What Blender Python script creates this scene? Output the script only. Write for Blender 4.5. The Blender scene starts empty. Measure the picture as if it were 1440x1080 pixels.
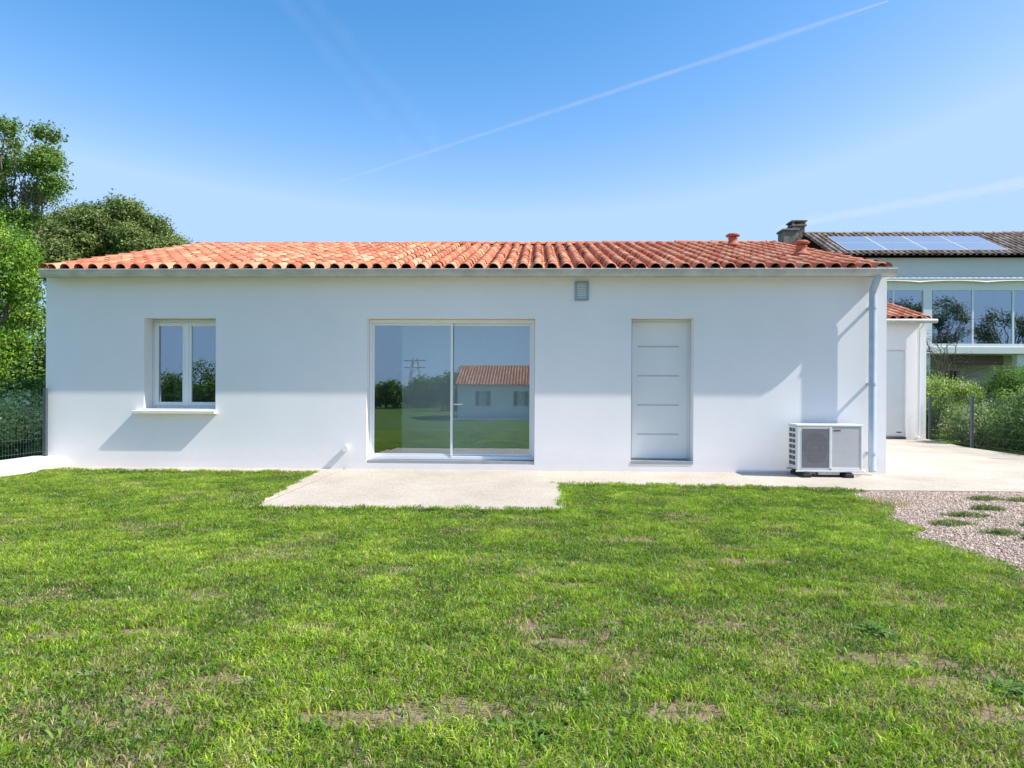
import bpy, math, random
import numpy as np
from mathutils import Vector, Matrix
R = math.radians
random.seed(7); rng = np.random.default_rng(7)
scene = bpy.context.scene
COL = scene.collection

# ------------------------------------------------------------ camera, sky, sun, exposure
cam = bpy.data.cameras.new('camera'); camo = bpy.data.objects.new('camera', cam); COL.objects.link(camo)
camo.location = (0, -10.25, 1.25)
camo.matrix_world = (Matrix.Translation((0, -10.25, 1.25)) @ Matrix.Rotation(R(2.1), 4, 'Z')
                     @ Matrix.Rotation(R(90), 4, 'X') @ Matrix.Rotation(R(0.3), 4, 'Z'))
cam.sensor_width = 36; cam.lens = 36 * 970 / 1440; cam.shift_y = 7 / 1440
cam.clip_end = 60000; cam.clip_start = 0.05
scene.camera = camo
SUN = Vector((0.98, -0.19, 1.0)).normalized()
world = bpy.data.worlds.new('World'); scene.world = world; world.use_nodes = True
wn, wl = world.node_tree.nodes, world.node_tree.links
bg = wn['Background']; sky = wn.new('ShaderNodeTexSky'); sky.sky_type = 'NISHITA'
sky.sun_disc = False; sky.sun_elevation = math.asin(SUN.z); sky.sun_rotation = math.atan2(SUN.x, SUN.y)
sky.altitude = 0; sky.air_density = 1.0; sky.dust_density = 0.4; sky.ozone_density = 2.2
sep = wn.new('ShaderNodeSeparateColor'); comb = wn.new('ShaderNodeCombineColor'); wl.new(sky.outputs[0], sep.inputs[0])
for ch_, (k_, e_) in enumerate(((1.85, 2.7), (2.95, 1.36), (4.1, 1.12))):      # clearer, deeper blue air than the default model
    d_ = wn.new('ShaderNodeMath'); d_.operation = 'DIVIDE'; d_.inputs[1].default_value = k_; wl.new(sep.outputs[ch_], d_.inputs[0])
    p_ = wn.new('ShaderNodeMath'); p_.operation = 'POWER'; p_.inputs[1].default_value = e_; wl.new(d_.outputs[0], p_.inputs[0])
    q_ = wn.new('ShaderNodeMath'); q_.operation = 'MINIMUM'; q_.inputs[1].default_value = 1.04; wl.new(p_.outputs[0], q_.inputs[0])
    m_ = wn.new('ShaderNodeMath'); m_.operation = 'MULTIPLY'; m_.inputs[1].default_value = k_; wl.new(q_.outputs[0], m_.inputs[0]); m_.inputs[1].default_value = k_*(.90, .845, .91)[ch_]; wl.new(m_.outputs[0], comb.inputs[ch_])
wl.new(comb.outputs[0], bg.inputs[0]); bg.inputs[1].default_value = 0.147
sl = bpy.data.lights.new('sun', 'SUN'); sl.energy = 3.75; sl.angle = R(0.5); sl.color = (1, .95, .87)
so = bpy.data.objects.new('sun', sl); COL.objects.link(so); so.rotation_euler = SUN.to_track_quat('Z', 'Y').to_euler()
scene.view_settings.view_transform = 'Standard'; scene.view_settings.look = 'None'
scene.view_settings.exposure = 0.94; scene.view_settings.gamma = 1
scene.cycles.max_bounces = 8; scene.cycles.transparent_max_bounces = 16

# ------------------------------------------------------------ helpers
def tag(o, label=None, cat=None, group=None, kind=None):
    if label: o['label'] = label
    if cat: o['category'] = cat
    if group: o['group'] = group
    if kind: o['kind'] = kind
    return o
def empty(name, loc=(0, 0, 0), rz=0):
    o = bpy.data.objects.new(name, None); COL.objects.link(o); o.location = loc; o.rotation_euler = (0, 0, rz)
    o.empty_display_size = .2; return o
def copy_tree(o, parent=None):
    c = o.copy(); COL.objects.link(c)
    if parent: c.parent = parent
    for ch in [x for x in COL.objects if x.parent == o]: copy_tree(ch, c)
    return c

class MB:
    def __init__(s): s.v = []; s.f = []; s.sm = []
    def add(s, vs, fs, smooth=False):
        b = len(s.v); s.v += [tuple(v) for v in vs]; s.f += [tuple(i + b for i in f) for f in fs]; s.sm += [smooth] * len(fs); return s
    def box(s, x0, x1, y0, y1, z0, z1, bev=0):
        if bev <= 0:
            v = [(x, y, z) for x in (x0, x1) for y in (y0, y1) for z in (z0, z1)]
            return s.add(v, [(0, 1, 3, 2), (4, 6, 7, 5), (0, 4, 5, 1), (2, 3, 7, 6), (0, 2, 6, 4), (1, 5, 7, 3)])
        b = min(bev, (x1-x0)*.45, (y1-y0)*.45, (z1-z0)*.45)
        xs = (x0, x1); ys = (y0, y1); zs = (z0, z1); v = []; idx = {}
        for i in (0, 1):
            for j in (0, 1):
                for k in (0, 1):
                    sx, sy, sz = (1, -1)[i], (1, -1)[j], (1, -1)[k]
                    for a in range(3):
                        p = [xs[i]+sx*b, ys[j]+sy*b, zs[k]+sz*b]; p[a] = (xs[i], ys[j], zs[k])[a]
                        idx[i, j, k, a] = len(v); v.append(tuple(p))
        f = []
        for i in (0, 1): f.append([idx[i, j, k, 0] for j, k in ((0, 0), (1, 0), (1, 1), (0, 1))])
        for j in (0, 1): f.append([idx[i, j, k, 1] for i, k in ((0, 0), (1, 0), (1, 1), (0, 1))])
        for k in (0, 1): f.append([idx[i, j, k, 2] for i, j in ((0, 0), (1, 0), (1, 1), (0, 1))])
        for i in (0, 1):
            for j in (0, 1): f.append([idx[i, j, 0, 0], idx[i, j, 1, 0], idx[i, j, 1, 1], idx[i, j, 0, 1]])
            for k in (0, 1): f.append([idx[i, 0, k, 0], idx[i, 1, k, 0], idx[i, 1, k, 2], idx[i, 0, k, 2]])
        for j in (0, 1):
            for k in (0, 1): f.append([idx[0, j, k, 1], idx[1, j, k, 1], idx[1, j, k, 2], idx[0, j, k, 2]])
        for i in (0, 1):
            for j in (0, 1):
                for k in (0, 1): f.append([idx[i, j, k, a] for a in range(3)])
        return s.add(v, f)
    def tube(s, pts, rad, n=10, caps=True):
        pts = [Vector(p) for p in pts]; rad = rad if hasattr(rad, '__len__') else [rad] * len(pts)
        vs = []; fs = []; up = None
        for i, p in enumerate(pts):
            d = (pts[min(i+1, len(pts)-1)] - pts[max(i-1, 0)]).normalized()
            if up is None: up = d.orthogonal().normalized()
            up = (up - d * up.dot(d)).normalized(); w = d.cross(up)
            for k in range(n):
                a = 2 * math.pi * k / n; vs.append(p + (up * math.cos(a) + w * math.sin(a)) * rad[i])
        for i in range(len(pts) - 1):
            for k in range(n):
                fs.append((i*n+k, i*n+(k+1) % n, (i+1)*n+(k+1) % n, (i+1)*n+k))
        s.add(vs, fs, True)
        if caps: s.add(vs[:n], [tuple(range(n))[::-1]]); s.add(vs[-n:], [tuple(range(n))])
        return s
    def lathe(s, c, prof, n=20):
        vs = []; fs = []
        for r, z in prof:
            for k in range(n): a = 2*math.pi*k/n; vs.append((c[0]+r*math.cos(a), c[1]+r*math.sin(a), c[2]+z))
        for i in range(len(prof)-1):
            for k in range(n): fs.append((i*n+k, i*n+(k+1) % n, (i+1)*n+(k+1) % n, (i+1)*n+k))
        return s.add(vs, fs, True)
    def prism(s, poly, a, b, axis='x'):
        n = len(poly)
        m = {'x': lambda t, u, w: (t, u, w), 'y': lambda t, u, w: (u, t, w), 'z': lambda t, u, w: (u, w, t)}[axis]
        vs = [m(a, *p) for p in poly] + [m(b, *p) for p in poly]
        return s.add(vs, [tuple(range(n)), tuple(range(n, 2*n))[::-1]] + [(i, i+n, (i+1) % n+n, (i+1) % n) for i in range(n)])
    def build(s, name, m, parent=None, fix=True):
        me = bpy.data.meshes.new(name); me.from_pydata(s.v, [], s.f); me.materials.append(m)
        me.polygons.foreach_set('use_smooth', s.sm)
        if fix:
            import bmesh
            bm = bmesh.new(); bm.from_mesh(me); bmesh.ops.recalc_face_normals(bm, faces=bm.faces); bm.to_mesh(me); bm.free()
        o = bpy.data.objects.new(name, me); COL.objects.link(o)
        if parent: o.parent = parent
        return o

def np_mesh(name, V, L, sizes, m, parent=None, col=None, smooth=False):
    """V (n,3), L flat loop vertex indices, sizes of the faces; col per vertex"""
    me = bpy.data.meshes.new(name)
    me.vertices.add(len(V)); me.vertices.foreach_set('co', np.asarray(V, np.float32).ravel())
    me.loops.add(len(L)); me.loops.foreach_set('vertex_index', np.asarray(L, np.int32))
    sizes = np.asarray(sizes, np.int32); st = np.concatenate([[0], np.cumsum(sizes)[:-1]]).astype(np.int32)
    me.polygons.add(len(sizes)); me.polygons.foreach_set('loop_start', st)
    try: me.polygons.foreach_set('loop_total', sizes)
    except Exception: pass
    if smooth: me.polygons.foreach_set('use_smooth', np.ones(len(sizes), bool))
    me.update(calc_edges=True)
    if col is not None:
        a = me.attributes.new('tint', 'FLOAT_COLOR', 'POINT')
        c = np.ones((len(V), 4), np.float32); c[:, :3] = col; a.data.foreach_set('color', c.ravel())
    me.materials.append(m)
    o = bpy.data.objects.new(name, me); COL.objects.link(o)
    if parent: o.parent = parent
    return o

# ------------------------------------------------------------ materials
def newmat(name):
    m = bpy.data.materials.new(name); m.use_nodes = True
    nt = m.node_tree; return m, nt.nodes, nt.links, nt.nodes['Principled BSDF']
def noise(n, l, scale, detail=4, rough=.55, vec=None, dim='3D'):
    t = n.new('ShaderNodeTexNoise'); t.inputs['Scale'].default_value = scale; t.inputs['Detail'].default_value = detail
    t.inputs['Roughness'].default_value = rough
    if vec is None:
        tc = n.new('ShaderNodeTexCoord'); vec = tc.outputs['Object']
    l.new(vec, t.inputs['Vector']); return t
def ramp(n, l, src, stops):
    r = n.new('ShaderNodeValToRGB'); e = r.color_ramp.elements
    while len(e) < len(stops): e.new(.5)
    for el, (p, c) in zip(e, stops): el.position = p; el.color = (*c, 1) if hasattr(c, '__len__') else (c, c, c, 1)
    l.new(src, r.inputs[0]); return r
def bump(n, l, b, src, strength, dist=.01):
    bp = n.new('ShaderNodeBump'); bp.inputs['Strength'].default_value = strength; bp.inputs['Distance'].default_value = dist
    l.new(src, bp.inputs['Height']); l.new(bp.outputs[0], b.inputs['Normal']); return bp
def simple(name, col, rough=.5, metal=0, var=.06, vs=6, bs=0, bsc=200, bd=.002, spec=.5):
    m, n, l, b = newmat(name)
    t = noise(n, l, vs)
    c = Vector(col); lo = [max(0, x*(1-var)) for x in c]; hi = [min(1, x*(1+var)) for x in c]
    r = ramp(n, l, t.outputs[0], [(.3, lo), (.7, hi)]); l.new(r.outputs[0], b.inputs['Base Color'])
    b.inputs['Roughness'].default_value = rough; b.inputs['Metallic'].default_value = metal
    b.inputs['Specular IOR Level'].default_value = spec
    if bs: t2 = noise(n, l, bsc, 3); bump(n, l, b, t2.outputs[0], bs, bd)
    return m
def render_wall(name, col, dirty=.5):
    m, n, l, b = newmat(name)
    tc = n.new('ShaderNodeTexCoord')
    t = noise(n, l, .7, 6, .6, tc.outputs['Object'])
    r = ramp(n, l, t.outputs[0], [(.3, [c*.93 for c in col]), (.7, col)])
    # splash dirt near the foot: colour follows height with an uneven edge
    sx = n.new('ShaderNodeSeparateXYZ'); l.new(tc.outputs['Object'], sx.inputs[0])
    t3 = noise(n, l, 9, 5, .7, tc.outputs['Object'])
    ad = n.new('ShaderNodeMath'); ad.operation = 'MULTIPLY_ADD'; ad.inputs[1].default_value = -.35; l.new(t3.outputs[0], ad.inputs[0]); l.new(sx.outputs['Z'], ad.inputs[2])
    r2 = ramp(n, l, ad.outputs[0], [(0.0, dirty), (.14, 0.0)])
    mx = n.new('ShaderNodeMixRGB'); mx.inputs[2].default_value = (.62, .54, .45, 1)
    l.new(r2.outputs[0], mx.inputs[0]); l.new(r.outputs[0], mx.inputs[1]); l.new(mx.outputs[0], b.inputs['Base Color'])
    t2 = noise(n, l, 140, 4, .6, tc.outputs['Object']); bump(n, l, b, t2.outputs[0], .35, .0022)
    b.inputs['Roughness'].default_value = .92; b.inputs['Specular IOR Level'].default_value = .2
    return m
def leafmat(name, rough=.5, trans=.35, boost=1.0):
    m, n, l, b = newmat(name)
    a = n.new('ShaderNodeAttribute'); a.attribute_name = 'tint'
    l.new(a.outputs['Color'], b.inputs['Base Color']); b.inputs['Roughness'].default_value = rough
    b.inputs['Specular IOR Level'].default_value = .25
    tr = n.new('ShaderNodeBsdfTranslucent'); g = n.new('ShaderNodeMixRGB'); g.blend_type = 'MULTIPLY'; g.inputs[0].default_value = 1
    g.inputs[2].default_value = (1.1, 1.25, .6, 1); l.new(a.outputs['Color'], g.inputs[1]); l.new(g.outputs[0], tr.inputs[0])
    mx = n.new('ShaderNodeMixShader'); mx.inputs[0].default_value = trans
    l.new(b.outputs[0], mx.inputs[1]); l.new(tr.outputs[0], mx.inputs[2]); l.new(mx.outputs[0], n['Material Output'].inputs[0])
    return m
def glassmat(name, refl=.45, tint=(.72, .82, .85)):
    m, n, l, b = newmat(name)
    g = n.new('ShaderNodeBsdfGlossy'); g.inputs['Roughness'].default_value = 0.0; g.inputs['Color'].default_value = (.93, .97, 1, 1)
    t = n.new('ShaderNodeBsdfTransparent'); t.inputs['Color'].default_value = (*tint, 1)
    lw = n.new('ShaderNodeLayerWeight'); lw.inputs[0].default_value = .3
    mt = n.new('ShaderNodeMapRange'); mt.inputs['To Min'].default_value = refl; mt.inputs['To Max'].default_value = 1; l.new(lw.outputs['Fresnel'], mt.inputs['Value'])
    mx = n.new('ShaderNodeMixShader'); l.new(mt.outputs[0], mx.inputs[0]); l.new(t.outputs[0], mx.inputs[1]); l.new(g.outputs[0], mx.inputs[2])
    l.new(mx.outputs[0], n['Material Output'].inputs[0]); return m
def tilemat(name, stops, mott=(.55, .45, .36)):
    m, n, l, b = newmat(name)
    a = n.new('ShaderNodeAttribute'); a.attribute_name = 'tint'
    r = ramp(n, l, a.outputs['Fac'], stops)
    t = noise(n, l, 7, 6, .65); r2 = ramp(n, l, t.outputs[0], [(.48, 0.0), (.72, .35)])
    mx = n.new('ShaderNodeMixRGB'); mx.inputs[2].default_value = (*mott, 1)
    l.new(r2.outputs[0], mx.inputs[0]); l.new(r.outputs[0], mx.inputs[1]); l.new(mx.outputs[0], b.inputs['Base Color'])
    t2 = noise(n, l, 90, 4); bump(n, l, b, t2.outputs[0], .3, .003)
    b.inputs['Roughness'].default_value = .8; b.inputs['Specular IOR Level'].default_value = .3
    return m

M = {}
M['wall'] = render_wall('white_render', (.88, .86, .855), .14)
M['wall_far'] = render_wall('aged_render', (.74, .74, .72), .3)
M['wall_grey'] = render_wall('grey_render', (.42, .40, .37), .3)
M['inwall'] = simple('interior_paint', (.84, .83, .81), .8, var=.03)
M['infloor'] = simple('interior_floor', (.42, .38, .33), .4, var=.1)
M['wood_dark'] = simple('dark_underlay', (.06, .045, .035), .9)
M['reveal'] = M['wall']
M['pvc'] = simple('white_frame', (.80, .81, .80), .32, var=.02, vs=3)
M['door'] = simple('white_door_paint', (.76, .77, .76), .4, var=.02, vs=3, bs=.08, bsc=60)
M['groove'] = simple('door_groove', (.50, .51, .53), .6)
M['alu'] = simple('grey_aluminium', (.38, .40, .42), .4, .6, var=.08)
M['gutter'] = simple('zinc_gutter', (.52, .51, .49), .5, .1, var=.16, vs=5, bs=.2, bsc=30, bd=.003)
M['pipe'] = simple('downpipe_paint', (.42, .50, .58), .4, var=.08, vs=8)
M['vent'] = simple('vent_plastic', (.26, .36, .46), .45, var=.08)
M['sill'] = simple('cream_sill', (.76, .73, .66), .75, var=.06, vs=12, bs=.2, bsc=120)
M['terra'] = simple('terracotta', (.42, .13, .08), .8, var=.25, vs=20, bs=.3, bsc=80)
M['ac'] = simple('ac_enamel', (.70, .71, .69), .38, var=.03)
M['acgrey'] = simple('ac_grey', (.50, .505, .50), .5, var=.05)
M['acdark'] = simple('ac_dark', (.07, .07, .08), .6, var=.2)
M['grillback'] = simple('grille_back', (.22, .215, .22), .6)
M['twig'] = simple('dark_twig', (.06, .05, .045), .9)
M['shutter'] = simple('olive_shutter', (.22, .25, .18), .6)
M['chim'] = simple('weathered_brick', (.22, .18, .155), .9, var=.35, vs=5)
M['recess'] = simple('fan_recess_grey', (.11, .105, .11), .6)
M['fin'] = simple('ac_fin', (.38, .37, .38), .4, .2, var=.1, vs=30)
M['rubber'] = simple('rubber', (.025, .025, .027), .8, var=.3, vs=30)
M['steel'] = simple('galvanised', (.5, .5, .5), .4, .7, var=.15, vs=30)
M['fence'] = simple('green_coated_wire', (.03, .065, .055), .45, var=.1)
M['post'] = simple('dark_grey_post', (.06, .075, .09), .45, var=.1)
M['black'] = simple('black_plastic', (.02, .02, .022), .5)
M['brown'] = simple('brown_shutter', (.10, .055, .035), .6, var=.2)
M['bark'] = simple('bark', (.16, .12, .10), .9, var=.35, vs=9, bs=.8, bsc=30, bd=.02)
M['bark_pink'] = simple('pale_bark', (.20, .15, .12), .9, var=.3, vs=9, bs=.6, bsc=30, bd=.02)
M['glass'] = glassmat('window_glass', .26, (.45, .56, .62))
M['glass_slide'] = glassmat('patio_glass', .18, (.90, .95, .95))
M['glass_ver'] = glassmat('veranda_glass', .30, (.38, .55, .66))
M['leaf'] = leafmat('leaf')
M['grass'] = leafmat('grass_blade', .55, .42)
M['tile'] = tilemat('roof_tile', [(0, (.46, .13, .07)), (.4, (.55, .19, .10)), (.8, (.62, .27, .15)), (1, (.68, .38, .23))], (.68, .44, .31))
M['tile_old'] = tilemat('old_roof_tile', [(0, (.19, .12, .09)), (.5, (.31, .22, .17)), (1, (.44, .35, .28))], (.22, .22, .18))

def concrete():
    m, n, l, b = newmat('deactivated_concrete')
    tc = n.new('ShaderNodeTexCoord')
    t = noise(n, l, .9, 6, .65, tc.outputs['Object']); r = ramp(n, l, t.outputs[0], [(.25, (.46, .39, .32)), (.55, (.57, .50, .415)), (.8, (.64, .57, .48))])
    v = n.new('ShaderNodeTexVoronoi'); v.inputs['Scale'].default_value = 75; l.new(tc.outputs['Object'], v.inputs['Vector'])
    r2 = ramp(n, l, v.outputs['Color'], [(.1, .62), (.45, .95), (.9, 1.0)])
    mx = n.new('ShaderNodeMixRGB'); mx.blend_type = 'MULTIPLY'; mx.inputs[0].default_value = .8
    l.new(r.outputs[0], mx.inputs[1]); l.new(r2.outputs[0], mx.inputs[2]); l.new(mx.outputs[0], b.inputs['Base Color'])
    bump(n, l, b, v.outputs['Distance'], .7, .004); b.inputs['Roughness'].default_value = .9; b.inputs['Specular IOR Level'].default_value = .2
    return m
M['concrete'] = concrete()
def soil(name, stops, sc=6):
    m, n, l, b = newmat(name)
    t = noise(n, l, sc, 8, .7); r = ramp(n, l, t.outputs[0], stops); l.new(r.outputs[0], b.inputs['Base Color'])
    t2 = noise(n, l, 60, 5, .7); bump(n, l, b, t2.outputs[0], .9, .015); b.inputs['Roughness'].default_value = 1; b.inputs['Specular IOR Level'].default_value = .1
    return m
M['soil'] = soil('lawn_soil', [(.3, (.16, .12, .07)), (.5, (.28, .21, .13)), (.7, (.40, .30, .20))], 9)
M['meadow'] = soil('meadow', [(.3, (.05, .10, .02)), (.5, (.09, .16, .03)), (.7, (.15, .20, .05))], .6)
M['gravelbed'] = soil('gravel_bed', [(.3, (.26, .22, .19)), (.6, (.38, .34, .30))], 12)
def stonemat():
    m, n, l, b = newmat('gravel_stone'); a = n.new('ShaderNodeAttribute'); a.attribute_name = 'tint'
    l.new(a.outputs['Color'], b.inputs['Base Color']); b.inputs['Roughness'].default_value = .85; return m
M['stone'] = stonemat()
def solarmat():
    m, n, l, b = newmat('solar_cell')
    tc = n.new('ShaderNodeTexCoord'); br = n.new('ShaderNodeTexBrick'); br.offset = 0; br.inputs['Scale'].default_value = 1
    br.inputs['Brick Width'].default_value = .16; br.inputs['Row Height'].default_value = .16; br.inputs['Mortar Size'].default_value = .006
    br.inputs['Color1'].default_value = (.20, .24, .31, 1); br.inputs['Color2'].default_value = (.22, .26, .33, 1); br.inputs['Mortar'].default_value = (.35, .38, .42, 1)
    l.new(tc.outputs['Object'], br.inputs['Vector']); l.new(br.outputs[0], b.inputs['Base Color'])
    b.inputs['Roughness'].default_value = .35; b.inputs['Coat Weight'].default_value = 1; b.inputs['Coat Roughness'].default_value = .12; return m
M['solar'] = solarmat()

# ------------------------------------------------------------ value noise for placing
def vnoise(x, y, seed=0):
    xi = np.floor(x).astype(np.int64); yi = np.floor(y).astype(np.int64); fx = x - xi; fy = y - yi
    fx = fx*fx*(3-2*fx); fy = fy*fy*(3-2*fy)
    def h(a, b):
        n = (a * 374761393 + b * 668265263 + seed * 1442695041) & 0x7fffffff
        n = ((n ^ (n >> 13)) * 1274126177) & 0x7fffffff
        return ((n ^ (n >> 16)) & 0xffff) / 65535.
    return (h(xi, yi)*(1-fx)+h(xi+1, yi)*fx)*(1-fy) + (h(xi, yi+1)*(1-fx)+h(xi+1, yi+1)*fx)*fy
def fbm(x, y, seed=0, o=4):
    s = 0; a = .5
    for i in range(o): s = s + a*vnoise(x*2**i+i*17.3, y*2**i+i*5.1, seed+i); a *= .5
    return s / (1-.5**o)

# ------------------------------------------------------------ ground
def terrain_z(x, y):
    t = np.clip((-y - 11) / 16., 0, 1); t = t*t*(3-2*t)
    return -0.035 - .87*t
def make_ground():
    xs = np.concatenate([np.linspace(-600, -60, 12), np.linspace(-50, 50, 51), np.linspace(60, 600, 12)])
    ys = np.concatenate([np.linspace(-600, -70, 12), np.linspace(-60, 50, 111), np.linspace(60, 600, 12)])
    X, Y = np.meshgrid(xs, ys); Z = terrain_z(X, Y) + (fbm(X*.15, Y*.15, 3)-.5)*.25*np.clip((-Y-14)/10, 0, 1)
    nx, ny = len(xs), len(ys); V = np.stack([X.ravel(), Y.ravel(), Z.ravel()], 1)
    i = np.arange(nx-1); j = np.arange(ny-1); I, J = np.meshgrid(i, j); a = (J*nx+I).ravel()
    L = np.stack([a, a+1, a+nx+1, a+nx], 1).ravel()
    o = np_mesh('ground', V, L, [4]*((nx-1)*(ny-1)), M['meadow'], smooth=True); tag(o, kind='structure', label='meadow ground reaching the horizon')
make_ground()
# concrete apron, one slab
def lawn_right(y):  # x of the lawn's ragged right edge at y
    return np.interp(y, [-9, -5.4, -4.35, -3, -1.7, 0], [3.15, 3.3, 3.28, 3.55, 3.9, 3.95])
s = MB()
for x0, x1, y0, y1 in ((-7.33, -3.2, -.5, 9), (-2.86, .3, -3.33, 9), (.3, 3.7, -1.47, 9), ):
    s.box(x0, x1, y0, y1, -.12, .04)
s.add([(x, y, z) for z in (-.12, .04) for x, y in ((-3.2, 9), (-3.2, -.5), (-2.93, -3.33), (-2.86, 9))], [(3, 2, 1, 0), (4, 5, 6, 7), (0, 1, 5, 4), (1, 2, 6, 5), (2, 3, 7, 6), (3, 0, 4, 7)])
s.prism([(3.7, -1.68), (9.2, -1.68), (9.22, 2.3), (9.28, 4.96), (9.86, 7.62), (9.86, 9.4), (3.7, 9.4)], -.12, .04, 'z') if 0 else s.add([(x, y, z) for z in (-.12, .04) for x, y in ((3.7, -1.68), (9.2, -1.68), (9.22, 2.3), (9.28, 4.96), (9.86, 7.62), (9.86, 9.4), (3.7, 9.4))], [tuple(range(7))[::-1], tuple(range(7, 14))]+[(i, (i+1) % 7, 7+(i+1) % 7, 7+i) for i in range(7)])
o = s.build('terrace_path', M['concrete']); tag(o, kind='structure', label='pale beige exposed aggregate path and terrace along the house')
s = MB(); s.add([(-7.33, -9.15, .018), (3.9, -9.15, .018), (3.9, .2, .018), (-7.33, .2, .018)], [(0, 1, 2, 3)])
o = s.build('lawn_soil', M['soil'], fix=False); tag(o, kind='structure', label='bare soil showing between the grass')
s = MB(); gp = [(float(lawn_right(y))-.1+.08*math.sin(y*7), y, .022) for y in np.linspace(-7.6, -1.6, 25)]
s.add(gp+[(9.25, -1.6, .022), (9.25, -7.6, .022)], [tuple(range(27))])
o = s.build('gravel_bed', M['gravelbed'], fix=False); tag(o, kind='structure', label='gravel bed beside the lawn')

# ------------------------------------------------------------ grass
def in_patio(x, y, m=0):
    e = (fbm(x*6, y*6, 11)-.5)*.16 + m
    a = (x > np.interp(y, [-3.2, -.45], [-2.93, -3.2])+e) & (x < .3-e) & (y > -3.33+e)
    # the left edge of the terrace runs slightly aslant
    b = (x < .35) & (y > -.50+e); c = (x > .3-e) & (y > np.interp(x, [.3, 3.9], [-1.44, -1.66])+e)
    return a | b | c
def blades(n, xr, yr, hmul=1., wmul=1., seed=1, keep=None, palette=None, lean=.55, zoff=.018):
    r = np.random.default_rng(seed)
    x = r.uniform(*xr, n); y = r.uniform(*yr, n)
    k = keep(x, y, r) if keep else np.ones(n, bool)
    x = x[k]; y = y[k]; n = len(x)
    big = fbm(x*.7, y*.7, 5); tuft = fbm(x*3.2, y*3.2, 21, 3); fine = fbm(x*11, y*11, 31, 2)
    h = (.008 + .036*tuft + .015*r.random(n)) * (.6+.8*fine) * hmul
    w = (.0019 + .0016*r.random(n)) * wmul
    az = r.uniform(0, 2*np.pi, n); le = r.uniform(.15, 1, n)**.8 * lean * 2.4
    d = np.stack([np.cos(az), np.sin(az)], 1)
    fa = r.uniform(0, 2*np.pi, n); wv = np.stack([np.cos(fa), np.sin(fa)], 1) * w[:, None]
    V = np.zeros((n, 5, 3))
    base = np.stack([x, y], 1)
    V[:, 0, :2] = base - wv; V[:, 1, :2] = base + wv
    mid = base + d*(h*le*.35)[:, None]
    V[:, 2, :2] = mid - wv*.8; V[:, 3, :2] = mid + wv*.8; V[:, 4, :2] = base + d*(h*le)[:, None]
    V[:, :2, 2] = zoff; V[:, 2:4, 2] = (h*.6)[:, None] + zoff; V[:, 4, 2] = h*np.clip(1.05-.35*le, .35, 1) + zoff
    idx = np.arange(n)*5
    L = np.stack([idx, idx+1, idx+3, idx+2, idx+2, idx+3, idx+4], 1).ravel()
    sizes = np.tile([4, 3], n)
    if palette is None:
        g = np.array([[.09, .18, .016], [.19, .32, .018], [.29, .42, .028], [.42, .50, .07], [.17, .26, .09]])
        st = np.array([[.46, .38, .22], [.38, .28, .16], [.50, .44, .28]])
        q = tuft*1.2 - .35 + r.normal(0, .18, n); gi = np.clip((q*3.6+.9).astype(int), 0, 3)
        gi = np.where(r.random(n) < .12, 4, gi); c = g[gi]
        dry = fbm(x*2.8+9, y*2.8, 77, 4)
        yy = np.interp(y, [-9, -5, -2], [.06, .0, -.05]); pd = np.clip((dry+yy-.55)*2.4, .10, .45)
        isd = r.random(n) < pd; c = np.where(isd[:, None], st[r.integers(0, 3, n)], c)
        c = c * (r.uniform(.7, 1.35, n)*(.68+.76*fbm(x*16, y*16, 55, 2)))[:, None] * (.88+.24*big)[:, None]
    else:
        p = np.array(palette); c = p[r.integers(0, len(p), n)] * r.uniform(.75, 1.25, n)[:, None]
    return V.reshape(-1, 3), L, sizes, np.repeat(c, 5, axis=0)
BARE = [(-.31, -7.62, .19, .075), (-.62, -7.72, .2, .06), (.57, -7.6, .13, .085), (1.63, -7.05, .2, .08), (1.72, -7.3, .13, .07), (1.7, -5.97, .18, .06), (1.57, -5.25, .22, .07),
        (-2.17, -5.05, .13, .06), (-1.91, -6.85, .13, .05), (1.86, -7.57, .15, .07), (1.0, -6.6, .14, .05), (.1, -6.9, .12, .05), (-.9, -5.6, .1, .05), (.75, -4.6, .16, .06), (-2.9, -4.4, .14, .06), (.2, -5.9, .12, .05), (2.2, -6.2, .2, .07), (-1.3, -7.4, .1, .05)]
def lawn_keep(x, y, r):
    k = ~in_patio(x, y) & (x < lawn_right(y) + (fbm(x*2.5, y*2.5, 44)-.5)*.55) & (x > -7.17)
    bare = fbm(x*2.1, y*2.1, 91, 5); k &= r.random(len(x)) > np.clip((bare-.66)*6, 0, .7)
    for cx, cy, a, b in BARE:
        q = ((x-cx)/(a*1.35))**2 + ((y-cy)/(b*1.35))**2 + (fbm(x*9, y*9, 8)-.5)*1.2
        k &= (q > 1) | (r.random(len(x)) < .22)
    # inside the camera's field with a margin
    d = y + 10.25; k &= ((x + .04*d > -(.78*d+.9)) & (x + .04*d < .78*d+.9)) | ((np.abs(x+.8) < 4) & (r.random(len(x)) < .55))
    return k
parts = [blades(1150000, (-7.3, 4.2), (-9.2, -.3), seed=3, keep=lawn_keep)]
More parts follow.
